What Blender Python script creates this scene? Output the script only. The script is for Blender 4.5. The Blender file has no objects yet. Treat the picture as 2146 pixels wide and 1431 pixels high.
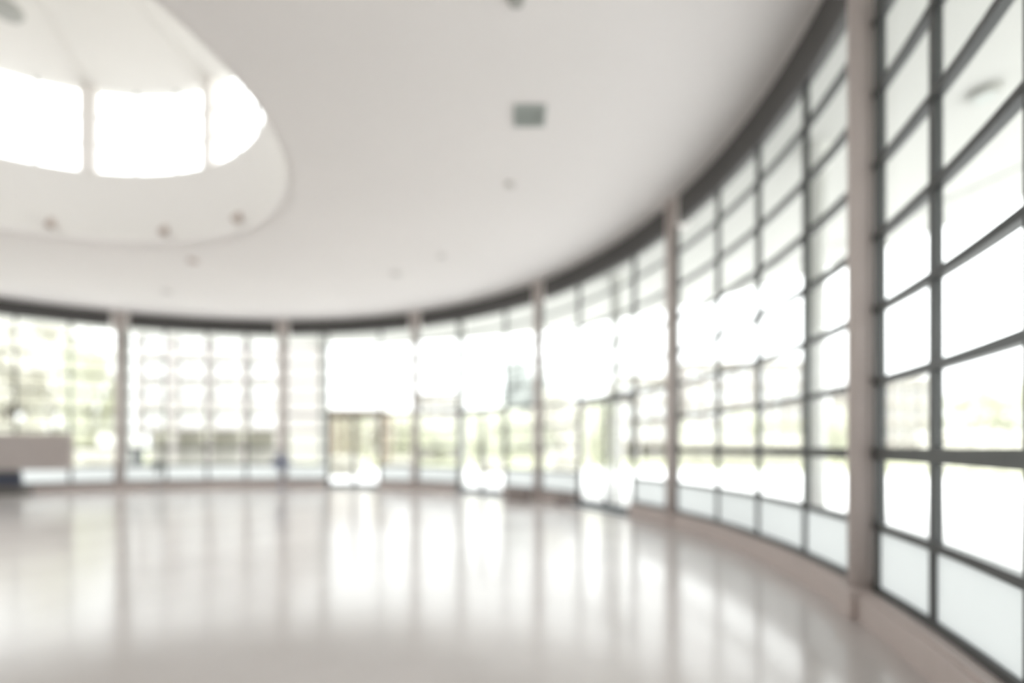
import bpy, bmesh, math, random
from mathutils import Vector, Matrix
random.seed(7)
S = bpy.context.scene
COL = S.collection
D = math.radians
U = 1.5                                   # eye height in metres; plan lengths below are multiples of it
CX, CY = -5.6*U, 4.59*U                   # centre of the round hall

# ---------------------------------------------------------------- camera
cd = bpy.data.cameras.new('camera')
cam = bpy.data.objects.new('camera', cd); COL.objects.link(cam)
cam.location = (0, 0, U); cam.rotation_euler = (D(90), 0, 0)
cd.sensor_width = 36; cd.lens = 1055/2146*36
cd.shift_y = (935-715.5)/2146
cd.clip_start = 0.05; cd.clip_end = 600
cd.dof.use_dof = True; cd.dof.focus_distance = 1.45
cd.dof.aperture_fstop = 0.42
S.camera = cam

# ---------------------------------------------------------------- sky and exposure
w = bpy.data.worlds.new('sky'); S.world = w; w.use_nodes = True
bg = w.node_tree.nodes['Background']
bg.inputs[1].default_value = 4.5       # overcast sky: three times brighter overhead than at the horizon
_tc = w.node_tree.nodes.new('ShaderNodeTexCoord'); _sx = w.node_tree.nodes.new('ShaderNodeSeparateXYZ')
_mr = w.node_tree.nodes.new('ShaderNodeMapRange'); _mr.inputs['To Min'].default_value = .31
_mc = w.node_tree.nodes.new('ShaderNodeMix'); _mc.data_type = 'RGBA'
_mc.inputs[6].default_value = (0, 0, 0, 1); _mc.inputs[7].default_value = (0.985, 0.985, 1.0, 1)
_lk = w.node_tree.links.new
_lk(_tc.outputs['Generated'], _sx.inputs[0]); _lk(_sx.outputs['Z'], _mr.inputs['Value'])
_lk(_mr.outputs[0], _mc.inputs[0]); _lk(_mc.outputs[2], bg.inputs[0])
S.view_settings.view_transform = 'Standard'; S.view_settings.look = 'None'
S.view_settings.exposure = 0.83; S.view_settings.gamma = 1; S.view_settings.use_curve_mapping = False
S.cycles.max_bounces = 10; S.cycles.diffuse_bounces = 6; S.cycles.glossy_bounces = 4
S.cycles.transparent_max_bounces = 24; S.cycles.transmission_bounces = 6
S.cycles.use_denoising = True
S.cycles.caustics_reflective = False; S.cycles.caustics_refractive = False

# ---------------------------------------------------------------- materials
def mat(name, col, rough=0.6, metal=0.0, noise=0.0, nscale=4.0, spec=0.5, bump=0.0, col2=None):
    m = bpy.data.materials.new(name); m.use_nodes = True
    nt = m.node_tree; b = nt.nodes['Principled BSDF']
    b.inputs['Base Color'].default_value = (*col, 1)
    b.inputs['Roughness'].default_value = rough; b.inputs['Metallic'].default_value = metal
    b.inputs['Specular IOR Level'].default_value = spec
    tc = nt.nodes.new('ShaderNodeTexCoord')
    if noise or col2:
        n = nt.nodes.new('ShaderNodeTexNoise'); n.inputs['Scale'].default_value = nscale
        n.inputs['Detail'].default_value = 5
        nt.links.new(tc.outputs['Object'], n.inputs['Vector'])
        r = nt.nodes.new('ShaderNodeValToRGB')
        c2 = col2 or tuple(c*(1-noise) for c in col)
        r.color_ramp.elements[0].position = .3; r.color_ramp.elements[1].position = .7
        r.color_ramp.elements[0].color = (*c2, 1); r.color_ramp.elements[1].color = (*col, 1)
        nt.links.new(n.outputs['Fac'], r.inputs['Fac']); nt.links.new(r.outputs['Color'], b.inputs['Base Color'])
    if bump:
        n2 = nt.nodes.new('ShaderNodeTexNoise'); n2.inputs['Scale'].default_value = nscale*6
        nt.links.new(tc.outputs['Object'], n2.inputs['Vector'])
        bp = nt.nodes.new('ShaderNodeBump'); bp.inputs['Strength'].default_value = bump; bp.inputs['Distance'].default_value = .01
        nt.links.new(n2.outputs['Fac'], bp.inputs['Height']); nt.links.new(bp.outputs['Normal'], b.inputs['Normal'])
    return m

def glass_mat():
    m = bpy.data.materials.new('clear_glass'); m.use_nodes = True; nt = m.node_tree
    nt.nodes.remove(nt.nodes['Principled BSDF']); out = nt.nodes['Material Output']
    t = nt.nodes.new('ShaderNodeBsdfTransparent'); t.inputs[0].default_value = (.965, .985, .975, 1)
    g = nt.nodes.new('ShaderNodeBsdfGlossy'); g.inputs['Roughness'].default_value = .02
    lw = nt.nodes.new('ShaderNodeLayerWeight')
    pw = nt.nodes.new('ShaderNodeMath'); pw.operation = 'POWER'; pw.inputs[1].default_value = 5
    f = nt.nodes.new('ShaderNodeMath'); f.operation = 'MULTIPLY_ADD'; f.inputs[1].default_value = .45; f.inputs[2].default_value = .025
    nt.links.new(lw.outputs['Facing'], pw.inputs[0]); nt.links.new(pw.outputs[0], f.inputs[0])
    mx = nt.nodes.new('ShaderNodeMixShader')
    nt.links.new(f.outputs[0], mx.inputs[0]); nt.links.new(t.outputs[0], mx.inputs[1]); nt.links.new(g.outputs[0], mx.inputs[2])
    nt.links.new(mx.outputs[0], out.inputs[0]); return m

def frosted_mat():
    m = bpy.data.materials.new('frosted_glass'); m.use_nodes = True; nt = m.node_tree
    nt.nodes.remove(nt.nodes['Principled BSDF']); out = nt.nodes['Material Output']
    t = nt.nodes.new('ShaderNodeBsdfTranslucent'); t.inputs[0].default_value = (.72, .74, .735, 1)
    d = nt.nodes.new('ShaderNodeBsdfDiffuse'); d.inputs[0].default_value = (.62, .67, .65, 1)
    mx = nt.nodes.new('ShaderNodeMixShader'); mx.inputs[0].default_value = .2
    nt.links.new(t.outputs[0], mx.inputs[1]); nt.links.new(d.outputs[0], mx.inputs[2])
    nt.links.new(mx.outputs[0], out.inputs[0]); return m

def floor_mat():
    m = bpy.data.materials.new('polished_stone'); m.use_nodes = True; nt = m.node_tree
    b = nt.nodes['Principled BSDF']; b.inputs['Specular IOR Level'].default_value = .5
    tc = nt.nodes.new('ShaderNodeTexCoord')
    n = nt.nodes.new('ShaderNodeTexNoise'); n.inputs['Scale'].default_value = .45; n.inputs['Detail'].default_value = 6
    nt.links.new(tc.outputs['Object'], n.inputs['Vector'])
    r = nt.nodes.new('ShaderNodeValToRGB')
    r.color_ramp.elements[0].position = .32; r.color_ramp.elements[0].color = (.58, .54, .52, 1)
    r.color_ramp.elements[1].position = .68; r.color_ramp.elements[1].color = (.70, .66, .645, 1)
    nt.links.new(n.outputs['Fac'], r.inputs['Fac']); nt.links.new(r.outputs['Color'], b.inputs['Base Color'])
    r2 = nt.nodes.new('ShaderNodeMapRange'); r2.inputs['To Min'].default_value = .13; r2.inputs['To Max'].default_value = .2
    nt.links.new(n.outputs['Fac'], r2.inputs['Value']); nt.links.new(r2.outputs[0], b.inputs['Roughness'])
    return m

M = dict(
    ceiling=mat('ceiling_plaster', (.86, .83, .82), .9, noise=.03, nscale=.3),
    shaft=mat('shaft_plaster', (.83, .805, .785), .85),
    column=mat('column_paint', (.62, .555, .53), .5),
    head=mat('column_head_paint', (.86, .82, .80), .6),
    curb=mat('curb_stone', (.62, .545, .515), .55, noise=.06, nscale=2),
    metal=mat('frame_aluminium', (.075, .078, .078), .42, .2),
    fascia=mat('fascia_metal', (.095, .092, .092), .5, .1),
    canopy=mat('canopy_soffit', (.53, .53, .51), .8),
    outcol=mat('outer_column_paint', (.74, .74, .72), .6),
    pave=mat('pavement_concrete', (.74, .73, .725), .8, noise=.16, nscale=.18),
    grass=mat('lawn_grass', (.34, .345, .235), .95, noise=.3, nscale=1.5, bump=.4),
    leafa=mat('leaf_light', (.66, .655, .57), .8, col2=(.58, .59, .48), nscale=2),  # leaf colours lifted to hold the washed-out haze outdoors
    leafb=mat('leaf_mid', (.64, .615, .56), .8, col2=(.54, .525, .46), nscale=2),
    leafc=mat('leaf_far', (.5, .52, .5), .9, col2=(.44, .46, .45), nscale=2),
    bark=mat('bark', (.13, .11, .09), .9, noise=.3, nscale=6, bump=.4),
    bwall=mat('facade_render', (.43, .40, .40), .85, noise=.06, nscale=.4),
    bwall2=mat('facade_beige', (.40, .37, .35), .85, noise=.06, nscale=.4),
    bbase=mat('facade_ground_floor', (.50, .48, .465), .8, noise=.1, nscale=.5),
    pane=mat('facade_pane', (.8, .8, .82), .45, .6),
    bframe=mat('facade_frame', (.45, .44, .43), .6),
    panel=mat('taupe_panel', (.45, .40, .38), .55),
    blue=mat('dark_blue_paint', (.035, .042, .07), .45),
    foot=mat('grey_brown_foot', (.13, .12, .11), .5),
    vent=mat('vent_grey', (.47, .50, .48), .5), ventd=mat('vent_dark', (.33, .335, .315), .5),
    lamp=mat('fixture_grey', (.42, .42, .40), .5), copper=mat('fixture_brown', (.50, .42, .38), .5),
    disc=mat('fixture_white', (.62, .60, .58), .5),
    sign=mat('sign_blue_grey', (.27, .29, .36), .5),
    pot=mat('pot_grey', (.30, .31, .31), .5), leafp=mat('plant_leaf', (.19, .23, .20), .6, noise=.2),
    brown=mat('box_and_curb_shade', (.27, .225, .21), .6, noise=.1), wood=mat('post_wood', (.27, .22, .17), .8, noise=.2, nscale=5),
    thr=mat('threshold_metal', (.16, .19, .21), .4, .4), white=mat('white_wall', (.7, .69, .66), .8),
    roof_bounce=mat('roof_bounce_ring', (.50, .495, .48), .9, noise=.15, nscale=.6),
    bin=mat('bin_grey', (.14, .15, .15), .6),
)
M['glass'] = glass_mat(); M['frost'] = frosted_mat(); M['floor'] = floor_mat()

# ---------------------------------------------------------------- mesh helpers
def obj(name, bm, m, parent=None, smooth=False, loc=None):
    me = bpy.data.meshes.new(name)
    bmesh.ops.recalc_face_normals(bm, faces=bm.faces)
    if smooth:
        for f in bm.faces: f.smooth = True
    bm.to_mesh(me); bm.free(); me.materials.append(m)
    o = bpy.data.objects.new(name, me); COL.objects.link(o)
    if loc: o.location = loc
    if parent: o.parent = parent
    return o
def thing(name, loc=(0, 0, 0), rz=0.0, label=None, cat=None, group=None, kind=None):
    o = bpy.data.objects.new(name, None); COL.objects.link(o); o.location = loc; o.rotation_euler = (0, 0, rz)
    o.empty_display_size = .2
    return tag(o, label, cat, group, kind)
def tag(o, label=None, cat=None, group=None, kind=None):
    if label: o['label'] = label
    if cat: o['category'] = cat
    if group: o['group'] = group
    if kind: o['kind'] = kind
    return o
def copy_tree(o, parent=None):
    c = o.copy(); COL.objects.link(c)
    if parent: c.parent = parent
    for ch in list(o.children):
        copy_tree(ch, c)
    return c
def P(a, r, z):
    return Vector((CX + r*math.sin(D(a)), CY + r*math.cos(D(a)), z))
def arc_box(bm, a0, a1, r0, r1, z0, z1, step=1.3):
    n = max(1, int(math.ceil((a1-a0)/step))); rows = []
    for i in range(n+1):
        a = a0 + (a1-a0)*i/n
        rows.append([bm.verts.new(P(a, r0, z0)), bm.verts.new(P(a, r1, z0)), bm.verts.new(P(a, r1, z1)), bm.verts.new(P(a, r0, z1))])
    for i in range(n):
        for k in range(4):
            bm.faces.new((rows[i][k], rows[i][(k+1) % 4], rows[i+1][(k+1) % 4], rows[i+1][k]))
    bm.faces.new(rows[0]); bm.faces.new(rows[-1][::-1])
def rad_box(bm, a, rc, wt, wr, z0, z1):
    """upright bar at angle a, centred on radius rc, wt wide along the wall, wr deep"""
    c = P(a, rc, 0); t = Vector((math.cos(D(a)), -math.sin(D(a)), 0)); n = Vector((math.sin(D(a)), math.cos(D(a)), 0))
    vs = []
    for z in (z0, z1):
        for s, q in ((-1, -1), (1, -1), (1, 1), (-1, 1)):
            v = c + t*s*wt/2 + n*q*wr/2; v.z = z; vs.append(bm.verts.new(v))
    quads(bm, vs)
def quads(bm, v):
    for f in ((0, 3, 2, 1), (4, 5, 6, 7), (0, 1, 5, 4), (1, 2, 6, 5), (2, 3, 7, 6), (3, 0, 4, 7)):
        bm.faces.new([v[i] for i in f])
def box(bm, x0, x1, y0, y1, z0, z1):
    v = [bm.verts.new(p) for p in ((x0, y0, z0), (x1, y0, z0), (x1, y1, z0), (x0, y1, z0), (x0, y0, z1), (x1, y0, z1), (x1, y1, z1), (x0, y1, z1))]
    quads(bm, v)
def bevel(bm, w, seg=2):
    bmesh.ops.bevel(bm, geom=bm.edges[:], offset=w, segments=seg, affect='EDGES', profile=.6)
def lathe(bm, prof, n=28, cx=0, cy=0, cap=True):
    rings = []
    for r, z in prof:
        rings.append([bm.verts.new((cx + r*math.cos(2*math.pi*i/n), cy + r*math.sin(2*math.pi*i/n), z)) for i in range(n)])
    for a, b in zip(rings, rings[1:]):
        for i in range(n): bm.faces.new((a[i], a[(i+1) % n], b[(i+1) % n], b[i]))
    if cap: bm.faces.new(rings[0][::-1]); bm.faces.new(rings[-1])
def tube(bm, pts, radii, n=8):
    rings = []
    for i, p in enumerate(pts):
        p = Vector(p); d = (Vector(pts[min(i+1, len(pts)-1)]) - Vector(pts[max(i-1, 0)])).normalized()
        q = d.to_track_quat('Z', 'Y')
        rings.append([bm.verts.new(p + q @ Vector((radii[i]*math.cos(2*math.pi*k/n), radii[i]*math.sin(2*math.pi*k/n), 0))) for k in range(n)])
    for a, b in zip(rings, rings[1:]):
        for k in range(n): bm.faces.new((a[k], a[(k+1) % n], b[(k+1) % n], b[k]))
    bm.faces.new(rings[0][::-1]); bm.faces.new(rings[-1])
def H(h): return U + U*h                  # h eye heights above the eye
def at(px, s):                            # plan position seen at column px where one eye height spans s pixels
    Z = 1055/s; return ((px-1073)/1055*Z*U, Z*U)

# ---------------------------------------------------------------- levels
FLOOR, CEIL = 0.0, H(3.1)
GLASS_B = H(-.835); T = [H(-.045 + .413*n) for n in range(-1, 7)]; FAS = H(2.755)
RC = 7.84*U; RG = 7.88*U
COLA = [-.5 + 25.71*k for k in range(-3, 6)]; COLA[7] = 101.9         # angles of the columns round the hall
A0, A1 = COLA[0], COLA[-1]

# ---------------------------------------------------------------- shell
bm = bmesh.new()
n = 128; ring = [bm.verts.new(P(360*i/n, 8.03*U, 0)) for i in range(n)]
f = bm.faces.new(ring)
r = bmesh.ops.extrude_face_region(bm, geom=[f]); bmesh.ops.translate(bm, verts=[v for v in r['geom'] if isinstance(v, bmesh.types.BMVert)], vec=(0, 0, -.3))
tag(obj('floor', bm, M['floor']), kind='structure')

RO = 3.22*U                               # radius of the round opening
def ring_surface(bm, prof, n=160):
    rings = [[bm.verts.new(P(360*i/n, r, z)) for i in range(n)] for r, z in prof]
    for a, b in zip(rings, rings[1:]):
        for i in range(n): bm.faces.new((a[i], a[(i+1) % n], b[(i+1) % n], b[i]))
    return rings
bm = bmesh.new()
lip = [(RO+.22, CEIL), (RO+.12, CEIL+.012), (RO+.05, CEIL+.05), (RO+.01, CEIL+.12), (RO, CEIL+.2)]
ring_surface(bm, [(8.12*U, CEIL+.4), (8.12*U, CEIL)] + lip + [(RO+.03, CEIL+.4), (8.12*U, CEIL+.4)])
tag(obj('ceiling', bm, M['ceiling'], smooth=False), kind='structure')

RB = 3.02*U; RW = 3.06*U; WB, WT = H(4.12), H(5.36)
lan = thing('trim_1', (0, 0, 0), kind='structure')
bm = bmesh.new(); ring_surface(bm, [(RO, CEIL+.2), (RB, WB-.02), (RB, WB), (RB+.25, WB), (RO+.25, CEIL+.2), (RO, CEIL+.2)])
obj('lantern_shaft', bm, M['shaft'], lan, smooth=False)
bm = bmesh.new(); ring_surface(bm, [(RB+.02, WT), (.4, H(6.3)), (.02, H(6.3)), (.02, H(6.5)), (RB+.22, WT+.35), (RB+.22, WT), (RB+.02, WT)])
obj('lantern_roof', bm, M['shaft'], lan, smooth=False)
for k in range(10):
    bm = bmesh.new()
    a = 22 + 36*k
    p0 = P(a, RB-.02, WT-.01); p1 = P(a, .5, H(6.3)-.02)
    tube(bm, [p0, p1], [.022, .018], 6); obj('roof_rib', bm, M['shaft'], lan)
    bm = bmesh.new(); p0 = P(a+18, RO-.005, CEIL+.25); p1 = P(a+18, RB-.005, WB-.03)
    tube(bm, [p0, p1], [.012, .012], 5); obj('shaft_joint', bm, M['shaft'], lan)
cw = thing('window_9', (0, 0, 0), kind='structure')
for k in range(10):
    a = 22 + 36*k
    bm = bmesh.new(); rad_box(bm, a, RW, .32, .2, WB, WT); obj('mullion', bm, M['head'], cw)
    bm = bmesh.new()
    for j in (1, 2): rad_box(bm, a+12*j, RW, .045, .03, WB, WT)
    for j in (1, 2):
        z = WB + (WT-WB)*j/3; arc_box(bm, a, a+36, RW-.02, RW+.02, z-.02, z+.02, 3)
    obj('glazing_bars', bm, M['metal'], cw)
    bm = bmesh.new(); arc_box(bm, a, a+36, RW+.03, RW+.036, WB, WT, 3); obj('window_glass', bm, M['glass'], cw)

# back of the hall: unseen curved wall, kept solid so the near ceiling stays darker
bm = bmesh.new(); arc_box(bm, A1, A0+360, RC-.05, RC+.2, 0, CEIL, 2); tag(obj('wall_back', bm, M['shaft']), kind='structure')
# unseen grey roof ring, added to tame light bounced up into the lantern
bm = bmesh.new(); ring_surface(bm, [(RB+.3, CEIL+.42), (RB+.3, CEIL+.62), (8.6*U, CEIL+.62), (8.6*U, CEIL+.42), (RB+.3, CEIL+.42)])
tag(obj('trim_3', bm, M['roof_bounce']), kind='structure')

# ---------------------------------------------------------------- window bays and doors
def bar(name, a, w, d, z0, z1, par, m='metal', rc=RG):
    bm = bmesh.new(); rad_box(bm, a, rc, w, d, z0, z1); return obj(name, bm, M[m], par)
def rail(name, a0, a1, z, h, par, d=.07, m='metal', rc=RG):
    bm = bmesh.new(); arc_box(bm, a0, a1, rc-d/2, rc+d/2, z-h/2, z+h/2); return obj(name, bm, M[m], par)
def pane(name, a0, a1, z0, z1, par, m='glass'):
    bm = bmesh.new(); arc_box(bm, a0, a1, RG-.005, RG+.005, z0, z1); return obj(name, bm, M[m], par)
def curb(a0, a1, par):
    bm = bmesh.new(); arc_box(bm, a0, a1, RC-.10, RG+.14, 0, GLASS_B-.03)
    arc_box(bm, a0, a1, RC-.06, RG+.10, GLASS_B-.03, GLASS_B)
    return obj('curb', bm, M['curb'], par)
doors = {3: (12.9, 5.2), 4: (39.1, 4.9), 5: (64.3, 5.3)}
MW = .068
for k in range(len(COLA)-1):
    a, b = COLA[k], COLA[k+1]
    e0, e1 = a+.45, b-.45
    wdw = thing('window_%d' % (k+1), (0, 0, 0), kind='structure')
    bm = bmesh.new(); arc_box(bm, a+1.32, b-1.32, RG-.07, RG+.05, FAS, CEIL-.005); obj('fascia', bm, M['fascia'], wdw)
    for x in ((e0+.38 if k == 7 else e0+.1), e1-.1): bar('jamb', x, .05, .07, GLASS_B, FAS, wdw)
    if k in doors:
        c, hw = doors[k]; d0, d1 = c-hw, c+hw
        for (p, q) in ((e0, d0), (d1, e1)):
            curb(p, q, wdw); rail('sill_rail', p, q, GLASS_B+.03, .06, wdw)
            for z in T[:3]: rail('transom', p, q, z, .06, wdw)
            pane('frosted_glass', p, q, GLASS_B, T[0], wdw, 'frost'); pane('window_glass', p, q, T[0], T[3], wdw)
        for x in (d0, d1): bar('mullion', x, .06, .08, 0, FAS, wdw)
        for z in T[3:]: rail('transom', e0, e1, z, .05 if z > T[3] else .09, wdw)
        pane('window_glass', e0, e1, T[3], FAS, wdw)
        dr = thing('door_%d' % (k-2), (0, 0, 0), kind='structure')
        bm = bmesh.new(); arc_box(bm, d0+.2, d1-.2, RC-.22, RG+.2, .0, .05); obj('threshold', bm, M['thr'], dr)
        for (p, q, hx) in ((d0+.22, c-.03, c-.45), (c+.03, d1-.22, c+.45)):
            bm = bmesh.new()
            for x in (p+.13, q-.13): rad_box(bm, x, RG, .055, .05, .04, T[3]-.06)
            for z0, z1 in ((.04, .14), (T[3]-.14, T[3]-.06)): arc_box(bm, p+.1, q-.1, RG-.025, RG+.025, z0, z1)
            lf = obj('door_leaf', bm, M['metal'], dr)
            pane('leaf_glass', p+.2, q-.2, .14, T[3]-.14, lf)
            bm = bmesh.new(); h0 = P(hx, RG-.09, .85); h1 = P(hx, RG-.09, 1.35)
            tube(bm, [h0, h1], [.015, .015], 8)
            for hh in (.9, 1.3): tube(bm, [P(hx, RG-.09, hh), P(hx, RG-.02, hh)], [.01, .01], 6)
            obj('handle', bm, M['thr'], lf)
    else:
        if k == 7: ms = [106.85, 111.9, 116.8, 121.9]
        elif k == 6: ms = [83.75, 89.55, 95.45]
        else: ms = [a + 25.71*j/4 for j in (1, 2, 3)]
        for x in ms: bar('mullion', x, MW, .055, GLASS_B, FAS, wdw)
        for z in T: rail('transom', e0, e1, z, .10 if z == T[1] else .06, wdw)
        rail('sill_rail', e0, e1, GLASS_B+.03, .06, wdw)
        curb(e0, e1, wdw)
        pane('frosted_glass', e0, e1, GLASS_B, T[0], wdw, 'frost'); pane('window_glass', e0, e1, T[0], FAS, wdw)

clab = {2: 'pale round column left of the slender plant stand, right of the taupe display panel',
        3: 'pale round column directly behind the blue-grey diamond sign',
        4: 'pale round column between the middle pair and the left pair of glass doors',
        5: 'pale round column standing between the two low brown boxes',
        6: 'pale round column where the curb begins, right of the rightmost doors',
        7: 'wide nearest pale column at the right, running out of the picture top'}
for k, a in enumerate(COLA):
    c = thing('column', P(a, RC, 0), -D(a), clab.get(k, 'pale round column of the curved glass wall, beyond the picture edge'), 'column', 'interior columns along the glass wall')
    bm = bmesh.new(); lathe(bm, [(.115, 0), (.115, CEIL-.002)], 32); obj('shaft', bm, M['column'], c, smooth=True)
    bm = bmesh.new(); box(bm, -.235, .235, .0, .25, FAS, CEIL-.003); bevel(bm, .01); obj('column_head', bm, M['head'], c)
    bm = bmesh.new(); box(bm, -.15, .15, -.17, .2, 0, GLASS_B+.01); bevel(bm, .012); obj('column_base', bm, M['curb'], c)

# ---------------------------------------------------------------- canopy outside
cc = Vector((-4.88*U, 3.42*U, 0)); RCAN = 11.47*U
bm = bmesh.new(); zc = H(3.06); N = 120; rows = []
for i in range(N+1):
    a = -75 + 215*i/N
    pi = P(a, RG+.16, zc); po = cc + Vector((RCAN*math.sin(D(a)), RCAN*math.cos(D(a)), zc)); pm = po + (pi-po).normalized()*1.3
    rows.append([bm.verts.new(v) for v in (pi, pm, pm+Vector((0, 0, -.03)), po+Vector((0, 0, -.03)), po+Vector((0, 0, .35)), pi+Vector((0, 0, .35)))])
for i in range(N):
    for k in range(6): bm.faces.new((rows[i][k], rows[i][(k+1) % 6], rows[i+1][(k+1) % 6], rows[i+1][k]))
bm.faces.new(rows[0]); bm.faces.new(rows[-1][::-1])
tag(obj('trim_2', bm, M['canopy']), kind='structure')
olab = ['pale outdoor canopy column beside the grey bin, left of the pale office block', 'pale outdoor canopy column seen just right of the diamond sign column',
        'pale outdoor canopy column at the left side of the middle doors', 'pale outdoor canopy column seen through the rightmost double doors',
        'wide pale outdoor canopy column left of the nearest interior column']
for px, lb in zip((267, 676, 968, 1291, 1712), olab):
    dx = (px-1073)/1055; R = 8.75; aa = dx*dx+1; bb = -2*(dx*-5.6+4.59); c0 = 5.6**2+4.59**2-R*R
    t = (-bb+math.sqrt(bb*bb-4*aa*c0))/(2*aa)
    c = thing('outdoor_column', (dx*t*U, t*U, -.02), 0, lb, 'column', 'canopy columns outside')
    bm = bmesh.new(); lathe(bm, [(.125, 0), (.125, zc)], 28); obj('shaft', bm, M['outcol'], c, smooth=True)
    bm = bmesh.new(); lathe(bm, [(.125, zc-.35), (.18, zc-.22), (.18, zc+.015)], 28); obj('capital', bm, M['outcol'], c)
for px, py in ((2064, 190), ):
    Z = 1055*3.06/(935-py); x = (px-1073)/1055*Z*U
    l = thing('soffit_light', (x, Z*U, zc), 0, 'grey round light under the outdoor canopy at upper right', 'light')
    bm = bmesh.new(); lathe(bm, [(.13, 0), (.17, -.02), (.17, -.09), (.15, -.10)], 24); obj('housing', bm, M['lamp'], l, smooth=False)
    bm = bmesh.new(); lathe(bm, [(.12, -.10), (.12, -.105)], 24); obj('lens', bm, M['vent'], l)

# ---------------------------------------------------------------- ceiling fixtures
def on_ceiling(px, py, h=3.1):
    Z = 1055*h/(935-py); return ((px-1073)/1055*Z*U, Z*U)
x, y = on_ceiling(1110, 241)
v = thing('ceiling_vent', (x, y, CEIL), 0, 'square grey-green vent grille set in the white ceiling', 'vent')
bm = bmesh.new(); w_ = .225
for (a, b, c, d) in ((-w_, w_, -w_, -w_+.03), (-w_, w_, w_-.03, w_), (-w_, -w_+.03, -w_+.03, w_-.03), (w_-.03, w_, -w_+.03, w_-.03)): box(bm, a, b, c, d, -.03, 0)
obj('vent_frame', bm, M['vent'], v)
bm = bmesh.new(); box(bm, -w_+.03, .08, -w_+.03, w_-.03, -.012, -.001); obj('filter', bm, M['vent'], v)
bm = bmesh.new(); box(bm, .08, w_-.03, -w_+.03, w_-.03, -.012, -.001); obj('dark_filter', bm, M['ventd'], v)
bm = bmesh.new()
for i in range(11):
    yy = -w_+.05+i*.035; box(bm, -w_+.03, w_-.03, yy, yy+.006, -.028, -.012)
obj('louvre_blades', bm, M['vent'], v)
def downlight(px, py, r, m, label, name='ceiling_light', cat='light', drop=.05, group=None):
    x, y = on_ceiling(px, py)
    l = thing(name, (x, y, CEIL), 0, label, cat, group)
    bm = bmesh.new(); lathe(bm, [(r, 0), (r, -drop*.5), (r*.85, -drop), (r*.7, -drop)], 24); obj('rim', bm, M[m], l)
    bm = bmesh.new(); lathe(bm, [(r*.6, -drop), (r*.55, -drop-.008)], 24); obj('lens', bm, M[m], l)
downlight(1070, 385, .09, 'disc', 'faint round ceiling fitting below the square vent grille')
downlight(925, 535, .10, 'disc', 'faint round ceiling fitting above the middle doors, right one of a close pair')
downlight(830, 572, .14, 'disc', 'faint round ceiling fitting above the middle doors, left one of a close pair')
downlight(350, 610, .15, 'disc', 'faint round ceiling fitting near the dark fascia at left')
downlight(404, 545, .13, 'copper', 'brownish ceiling fitting just outside the rim of the round opening')
downlight(1082, -4, .09, 'lamp', 'grey round ceiling fitting cut by the top edge of the picture')
labs = ['brown spotlight inside the rim of the round ceiling opening, leftmost of three', 'brown spotlight inside the rim of the round ceiling opening, middle of three',
        'brown spotlight inside the rim of the round ceiling opening, rightmost of three']
for px, lb in zip((107, 345, 500), labs):
    dx = (px-1073)/1055; R = 3.17; aa = dx*dx+1; bb = -2*(dx*-5.6+4.59); c0 = 5.6**2+4.59**2-R*R
    t = (-bb+math.sqrt(bb*bb-4*aa*c0))/(2*aa); X, Y = dx*t*U, t*U
    a = math.degrees(math.atan2(X-CX, Y-CY))
    s = thing('spotlight', (X, Y, CEIL+.22), -D(a), lb, 'light', 'spotlights inside the round ceiling opening')
    bm = bmesh.new(); box(bm, -.05, .05, -.02, .06, .05, .22); bevel(bm, .008); obj('bracket', bm, M['copper'], s)
    bm = bmesh.new(); tube(bm, [(0, -.02, .16), (0, -.10, .02)], [.05, .075], 16); obj('lamp_head', bm, M['copper'], s)
# round fitting high in the lantern
x, y = on_ceiling(12, 20, 5.42)
s = thing('lantern_speaker', (x, y, H(5.42)), 0, 'grey round fitting hanging high in the roof lantern, upper left corner', 'ceiling fitting')
bm = bmesh.new(); lathe(bm, [(.10, .1), (.24, .06), (.26, -.02), (.22, -.08)], 28); obj('housing', bm, M['lamp'], s, smooth=False)
bm = bmesh.new(); tube(bm, [(0, 0, .08), (0, 0, .35)], [.02, .02], 8); obj('hanger', bm, M['lamp'], s)

# ---------------------------------------------------------------- things on the floor
# tall taupe panel with recessed dark blue base, left edge
s_ = 104; xr, yy = at(146, s_); xb, _ = at(38, s_); z0 = U - 50/s_*U; z1 = U + 25/s_*U; xl = xr-4.2
d = thing('display_counter', (xr, yy, 0), 0, 'wide raised taupe panel on a recessed dark blue base at the left edge', 'counter')
bm = bmesh.new(); box(bm, xl-xr, 0, 0, .14, z0, z1); bevel(bm, .01); obj('panel', bm, M['panel'], d)
bm = bmesh.new(); box(bm, xl-xr, .01, -.01, .15, z1, z1+.03); bevel(bm, .006); obj('counter_top', bm, M['column'], d)
bm = bmesh.new(); box(bm, xl-xr, xb-xr, .04, .14, .28, z0-.09); obj('base', bm, M['blue'], d)
bm = bmesh.new(); box(bm, xl-xr, xb-xr-.05, .05, .13, z0-.09, z0+.02); obj('base_rail', bm, M['foot'], d)
bm = bmesh.new(); box(bm, xl-xr, xb-xr+.03, .02, .42, 0, .28); bevel(bm, .01); obj('plinth', bm, M['foot'], d)

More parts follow.
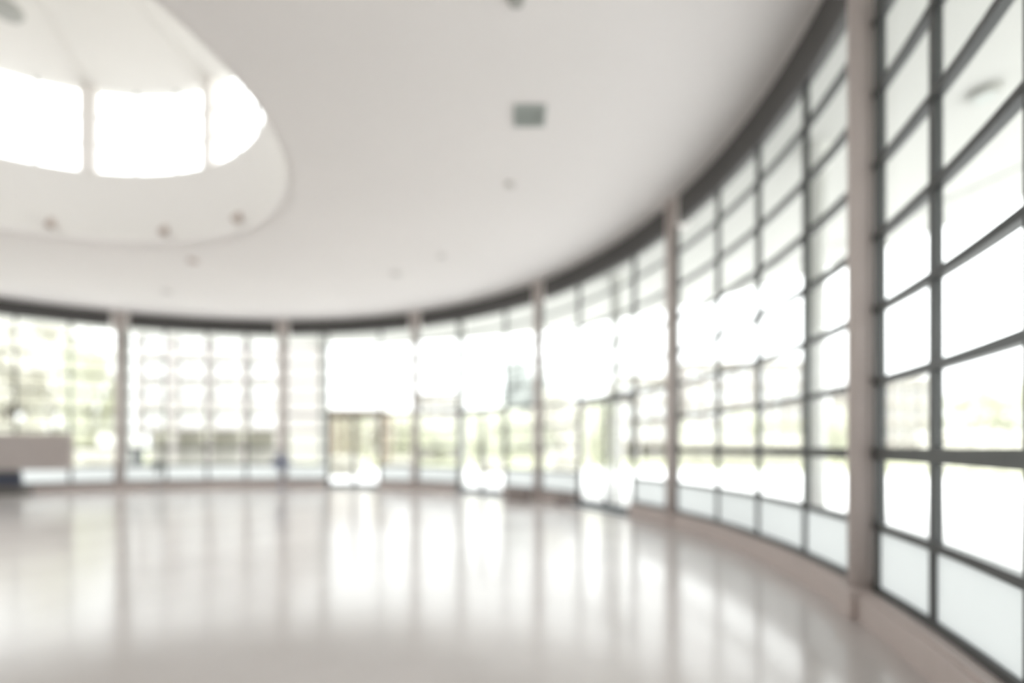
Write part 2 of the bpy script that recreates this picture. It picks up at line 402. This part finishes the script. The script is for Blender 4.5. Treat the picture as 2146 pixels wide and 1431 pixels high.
x, y = at(330, 94)
p = thing('plant_stand', (x, y, 0), 0, 'slender stand holding a small dark green leafy plant before the glass', 'plant')
bm = bmesh.new(); lathe(bm, [(.13, 0), (.13, .02), (.02, .04), (.015, .62), (.07, .64)], 20); obj('stand', bm, M['pot'], p)
bm = bmesh.new(); lathe(bm, [(.06, .64), (.11, .80), (.12, .80), (.11, .78)], 20); obj('pot', bm, M['pot'], p)
bm = bmesh.new(); rnd = random.Random(3)
for i in range(70):
    az = rnd.uniform(0, 6.283); el = rnd.uniform(.2, 1.4); L = rnd.uniform(.2, .36)
    dd = Vector((math.cos(az)*math.cos(el), math.sin(az)*math.cos(el), math.sin(el))); sd = dd.cross(Vector((0, 0, 1))).normalized()*.035
    b0 = Vector((0, 0, .77)); m_ = b0+dd*L*.6; tp = b0+dd*L-Vector((0, 0, .05))
    bm.faces.new([bm.verts.new(q) for q in (b0, m_+sd, tp, m_-sd)])
obj('leaves', bm, M['leafp'], p)

x, y = at(589, 91)
g = thing('diamond_sign', (x, y, 0), 0, 'blue-grey diamond-shaped sign on a post before a pale column', 'sign')
bm = bmesh.new(); lathe(bm, [(.16, 0), (.16, .02), (.03, .05), (.03, .75)], 20); obj('post', bm, M['sign'], g)
bm = bmesh.new(); zc_ = .96; h_ = .38
v8 = [(0, -.02, zc_-h_), (h_, -.02, zc_), (0, -.02, zc_+h_), (-h_, -.02, zc_)]
vs = [bm.verts.new(q) for q in v8]+[bm.verts.new((q[0], .02, q[2])) for q in v8]
quads(bm, vs); obj('board', bm, M['sign'], g)

for (px0, px1, s_, hh, dd, lb) in ((1062, 1112, 113, .27, .3, 'low brown box for dark items and curb shading, against the curb, left of a pale column, larger of two'),
                                   (1166, 1196, 122, .2, .26, 'small low brown box for dark items and curb shading, against the curb, right of a pale column')):
    x0, y0 = at(px0, s_); x1, _ = at(px1, s_)
    b = thing('low_box', ((x0+x1)/2, y0, 0), D(-35), lb, 'box', 'low brown boxes on the floor')  # boxes stand for dark items and part of the curb's shading
    hw = (x1-x0)/2
    bm = bmesh.new(); box(bm, -hw, hw, -dd/2, dd/2, .0, hh-.03); bevel(bm, .008); obj('body', bm, M['brown'], b)
    bm = bmesh.new(); box(bm, -hw-.015, hw+.015, -dd/2-.015, dd/2+.015, hh-.03, hh); bevel(bm, .006); obj('lid', bm, M['brown'], b)

# ---------------------------------------------------------------- outside ground
bm = bmesh.new(); box(bm, -120, 120, -60, 200, -.6, -.06); tag(obj('lawn', bm, M['grass']), kind='structure')
bm = bmesh.new(); n = 96
ring = []
for i in range(n):
    a = 2*math.pi*i/n; rr = 25.5 + 1.5*math.sin(a*2+.4)
    ring.append(bm.verts.new((CX+6 + rr*1.15*math.sin(a), CY + rr*math.cos(a)+1.5, -.02)))
f = bm.faces.new(ring); r = bmesh.ops.extrude_face_region(bm, geom=[f]); bmesh.ops.translate(bm, verts=[v for v in r['geom'] if isinstance(v, bmesh.types.BMVert)], vec=(0, 0, -.2))
tag(obj('pavement', bm, M['pave']), kind='structure')

# ---------------------------------------------------------------- trees, hedges
def crown_mesh(name, rx, rz, zc, clumps, per, leaf, m, seed):
    rnd = random.Random(seed); bm = bmesh.new()
    for c in range(clumps):
        while True:
            p = Vector((rnd.uniform(-1, 1), rnd.uniform(-1, 1), rnd.uniform(-1, 1)))
            if .25 < p.length < 1: break
        c0 = Vector((p.x*rx, p.y*rx, zc + p.z*rz)); cr = rnd.uniform(.5, 1.0)*rx*.33
        for i in range(per):
            q = Vector((rnd.gauss(0, 1), rnd.gauss(0, 1), rnd.gauss(0, .8))).normalized()*cr*rnd.uniform(.5, 1)
            o = c0+q; t = Vector((rnd.uniform(-1, 1), rnd.uniform(-1, 1), rnd.uniform(-1, 1))).normalized()
            s = t.orthogonal().normalized(); l = leaf*rnd.uniform(.6, 1.3)
            bm.faces.new([bm.verts.new(o+d_) for d_ in (-t*l, s*l*.5, t*l, -s*l*.5)])
    me = bpy.data.meshes.new(name); bm.to_mesh(me); bm.free(); me.materials.append(m); return me
def trunk_mesh(name, h, r, spread, seed):
    rnd = random.Random(seed); bm = bmesh.new()
    tube(bm, [(0, 0, 0), (.05, 0, h*.35), (-.04, .05, h*.7), (0, 0, h)], [r*1.2, r, r*.8, r*.45], 8)
    for i in range(6):
        a = i*1.05+rnd.uniform(0, .5); z = h*rnd.uniform(.45, .8)
        tube(bm, [(0, 0, z), (spread*.45*math.cos(a), spread*.45*math.sin(a), z+h*.22), (spread*math.cos(a), spread*math.sin(a), z+h*.4)], [r*.5, r*.32, r*.12], 6)
    me = bpy.data.meshes.new(name); bm.to_mesh(me); bm.free(); me.materials.append(M['bark']); return me
CR = {'a': crown_mesh('crown_light', 1, 1, 0, 46, 60, .07, M['leafa'], 1), 'b': crown_mesh('crown_mid', 1, 1, 0, 60, 60, .07, M['leafb'], 2),
      'c': crown_mesh('crown_far', 1, 1, 0, 80, 60, .075, M['leafc'], 4), 's': crown_mesh('crown_sparse', 1, 1, 0, 26, 45, .06, M['leafa'], 5)}
TR = trunk_mesh('trunk', 1, .05, .35, 3)
def tree(px, s, ytop, wpx, kind, label, yb=None, group='trees beyond the pavement', name='tree', cat='tree'):
    x, y = at(px, s); top = U + (935-ytop)/s*U; rad = wpx/2/s*U
    bot = top*.1 if yb is None else U+(935-yb)/s*U
    t = thing(name, (x, y, -.06), random.uniform(0, 6), label, cat, group)
    c = bpy.data.objects.new('crown', CR[kind]); COL.objects.link(c); c.parent = t
    c.location = (0, 0, (top+bot)/2); c.scale = (rad, rad, (top-bot)/2)
    k = bpy.data.objects.new('trunk', TR); COL.objects.link(k); k.parent = t
    k.scale = (rad*.9+1, rad*.9+1, max(bot+(top-bot)*.5, .5))
    return t
for a in [
    (20, 46, 700, 150, 'b', 'green tree at far left, behind the taupe panel'),
    (110, 38, 690, 130, 's', 'loose airy tree at left, above the end of the taupe panel'),
    (190, 33, 720, 110, 'a', 'light green tree at left, just left of the pale column'),
    (60, 27, 640, 230, 'b', 'tall pale tree rising behind the nearer trees at far left'),
    (615, 27.5, 835, 90, 'a', 'bright green tree behind the diamond sign column'),
    (655, 25, 840, 80, 's', 'airy small tree left of the garden pergola'),
    (797, 40, 855, 62, 'b', 'narrow green tree at the right end of the pergola'),
    (845, 36, 860, 95, 'a', 'light tree behind the column left of the middle doors'),
    (920, 30, 880, 90, 'a', 'light green tree in front of the pinkish low building'),
    (1005, 38, 855, 80, 's', 'airy light tree seen through the middle doors'),
    (1098, 18.5, 745, 110, 'c', 'tall grey-green tree far off, above the low boxes'),
    (1060, 30, 850, 90, 'a', 'pale tree at the right of the middle doors'),
    (1175, 46, 815, 120, 'b', 'dark spreading tree right of the column with low boxes'),
    (1250, 40, 830, 90, 'a', 'pale tree seen through the rightmost doors, left of the outdoor column'),
    (1450, 34, 885, 80, 'a', 'light green low tree behind the leftmost panes of the right bay'),
    (1560, 32, 862, 95, 'a', 'light green low tree in the middle of the right bay'),
    (1650, 30, 875, 90, 's', 'airy low tree in front of the beige building'),
    (1760, 34, 850, 80, 'a', 'light green tree right of the wide outdoor column'),
    (2030, 36, 820, 120, 'a', 'light green tree by the near mullion at far right'),
    (2120, 50, 800, 130, 'a', 'bright green tree cut by the right edge of the picture'),
]:
    tree(*a)
for px, lb in ((346, 'small street tree in front of the office block, leftmost of three'), (432, 'small street tree in front of the office block, middle of three'), (512, 'small street tree in front of the office block, rightmost of three')):
    tree(px, 50, 893, 22, 'b', lb, yb=925)
def hedge(px0, px1, s, ytop, label, m='leafb', depth=1.2, n=0, g=1.0):
    x0, y = at(px0, s); x1, _ = at(px1, s); top = U+(935-ytop)/s*U
    rnd = random.Random(int(px0)); bm = bmesh.new()
    n = n or int(min(2600, (x1-x0)*260))
    for i in range(n):
        o = Vector((rnd.uniform(x0, x1)-x0, rnd.uniform(0, depth), rnd.random()**.7*top))
        t = Vector((rnd.uniform(-1, 1), rnd.uniform(-1, 1), rnd.uniform(-1, 1))).normalized(); q = t.orthogonal().normalized()
        bm.faces.new([bm.verts.new(o+d_) for d_ in (-t*.16*g, q*.09*g, t*.16*g, -q*.09*g)])
    h = thing('hedge', (x0, y, -.06), 0, label, 'hedge', 'clipped hedges outside')
    obj('foliage', bm, M[m], h)
hedge(150, 236, 62, 938, 'low green hedge between the taupe panel and the next column')
hedge(683, 748, 62, 955, 'low dark green hedge seen through the leftmost doors')
hedge(815, 862, 60, 958, 'low dark hedge left of the column beside the middle doors')
hedge(1000, 1052, 58, 962, 'low hedge behind the middle doors')
hedge(1155, 1225, 60, 940, 'dark low hedge behind the small brown box')
hedge(640, 1290, 21.5, 868, 'very long tall pale hedge far behind the three pairs of glass doors', 'leafa', 2.5, 9000, 2.6)
hedge(-60, 250, 23, 905, 'long pale hedge far behind the taupe panel', 'leafa', 2.0, 4000, 2.2)
hedge(1430, 1700, 40, 915, 'long pale green hedge across the right bay', 'leafb', 1.6)
hedge(1980, 2200, 64, 900, 'pale green hedge at the far right', 'leafb', 1.8)

# ---------------------------------------------------------------- buildings
def building(px0, px1, s, ytop, cols, rows, ybase, wallm, label, ground=True, depth=9, wf=(.14, .14), name='office_block'):
    x0, y = at(px0, s); x1, _ = at(px1, s); top = U+(935-ytop)/s*U; base = U+(935-ybase)/s*U; W = x1-x0
    b = thing(name, (x0, y, -.06), 0, label, 'building')
    cw_, rh = W/cols, (top-base)/rows
    bm = bmesh.new()
    for i in range(cols+1):
        xx = i*cw_; box(bm, max(0, xx-cw_*wf[0]), min(W, xx+cw_*wf[0]), 0, .5, base, top)
    for j in range(rows+1):
        zz = base+j*rh; box(bm, 0, W, .02, .52, max(base-.3, zz-rh*wf[1]), min(top+.6, zz+rh*wf[1]+.01))
    box(bm, 0, W, .5, depth, base-.3, top+.3)
    obj('wall', bm, M[wallm], b)
    for i in range(cols):
        for j in range(rows):
            u0, u1 = (i+wf[0])*cw_, (i+1-wf[0])*cw_; v0, v1 = base+(j+wf[1])*rh, base+(j+1-wf[1])*rh
            bm = bmesh.new()
            box(bm, u0, u0+.08, .3, .4, v0, v1); box(bm, u1-.08, u1, .3, .4, v0, v1); box(bm, (u0+u1)/2-.04, (u0+u1)/2+.04, .3, .4, v0, v1)
            box(bm, u0, u1, .3, .4, v1-.08, v1); box(bm, u0, u1, .3, .4, v0, v0+.08)
            f_ = obj('window', bm, M['bframe'], b)
            bm = bmesh.new(); box(bm, u0, u1, .42, .48, v0, v1); obj('pane', bm, M['pane'], f_)
    bm = bmesh.new(); box(bm, -.2, W+.2, -.2, depth+.2, top+.3, top+.6); obj('roof', bm, M[wallm], b)
    if ground and base > 1.5:
        bm = bmesh.new(); box(bm, 0, W, 1.8, depth, 0, base-.3); obj('ground_floor_wall', bm, M['bbase'], b)
        for i in range(cols+1):
            bm = bmesh.new(); box(bm, i*cw_*(W-.5)/W, i*cw_*(W-.5)/W+.5, 0, .5, 0, base-.3); obj('pillar', bm, M['bwall'], b)
    return b
building(282, 588, 36, 690, 4, 4, 898, 'bwall', 'pale grid-fronted office block filling the view left of the diamond sign')
building(868, 955, 28, 838, 3, 2, 905, 'bwall2', 'low pinkish building between the middle doors and the column to their left', name='low_building')
building(1300, 1410, 26, 795, 3, 3, 925, 'bwall2', 'beige building seen between the rightmost doors and the next column', name='beige_building')
building(1440, 1720, 24, 765, 8, 4, 925, 'bwall2', 'long beige building behind the hedge of the right bay', name='long_building')
building(1845, 1965, 28, 800, 4, 3, 925, 'bwall2', 'beige building seen left of the near dark mullion at right', name='beige_building')
# white low wall left
x0, y = at(152, 60); x1, _ = at(236, 60)
bm = bmesh.new(); box(bm, 0, x1-x0, 0, .3, 0, U+(935-908)/60*U); bevel(bm, .03)
tag(obj('garden_wall', bm, M['white'], loc=(x0, y+1.6, -.06)), 'white garden wall behind the low hedge at left', 'wall')
# pergola
x0, y = at(690, 48); x1, _ = at(800, 48); top = U+(935-858)/48*U
g = thing('pergola', (x0, y, -.06), 0, 'brown garden pergola seen through the leftmost double doors', 'pergola')
Wd = x1-x0
for i in range(3):
    for yy in (0, 2.2):
        if i == 1 and yy: continue
        bm = bmesh.new(); xx = (0, 47/48*U, Wd-.3)[i]; box(bm, xx, xx+.38, yy, yy+.3, 0, top-.3); obj('post', bm, M['wood'], g)
for yy in (0, 2.2):
    bm = bmesh.new(); box(bm, -.3, Wd+.3, yy, yy+.2, top-.3, top-.05); obj('beam', bm, M['wood'], g)
for i in range(9):
    bm = bmesh.new(); xx = i*(Wd)/8.6; box(bm, xx, xx+.08, -.4, 2.8, top-.05, top+.1); obj('rafter', bm, M['wood'], g)
# grey bin outside
x, y = at(276, 80); b = thing('litter_bin', (x, y, -.02), 0, 'dark grey litter bin outside beside the leftmost canopy column', 'bin')
bm = bmesh.new(); box(bm, -.28, .28, -.25, .25, 0, 1.05); bevel(bm, .03); obj('body', bm, M['bin'], b)
bm = bmesh.new(); box(bm, -.31, .31, -.28, .28, 1.05, 1.5); bevel(bm, .05); obj('hood', bm, M['bin'], b)
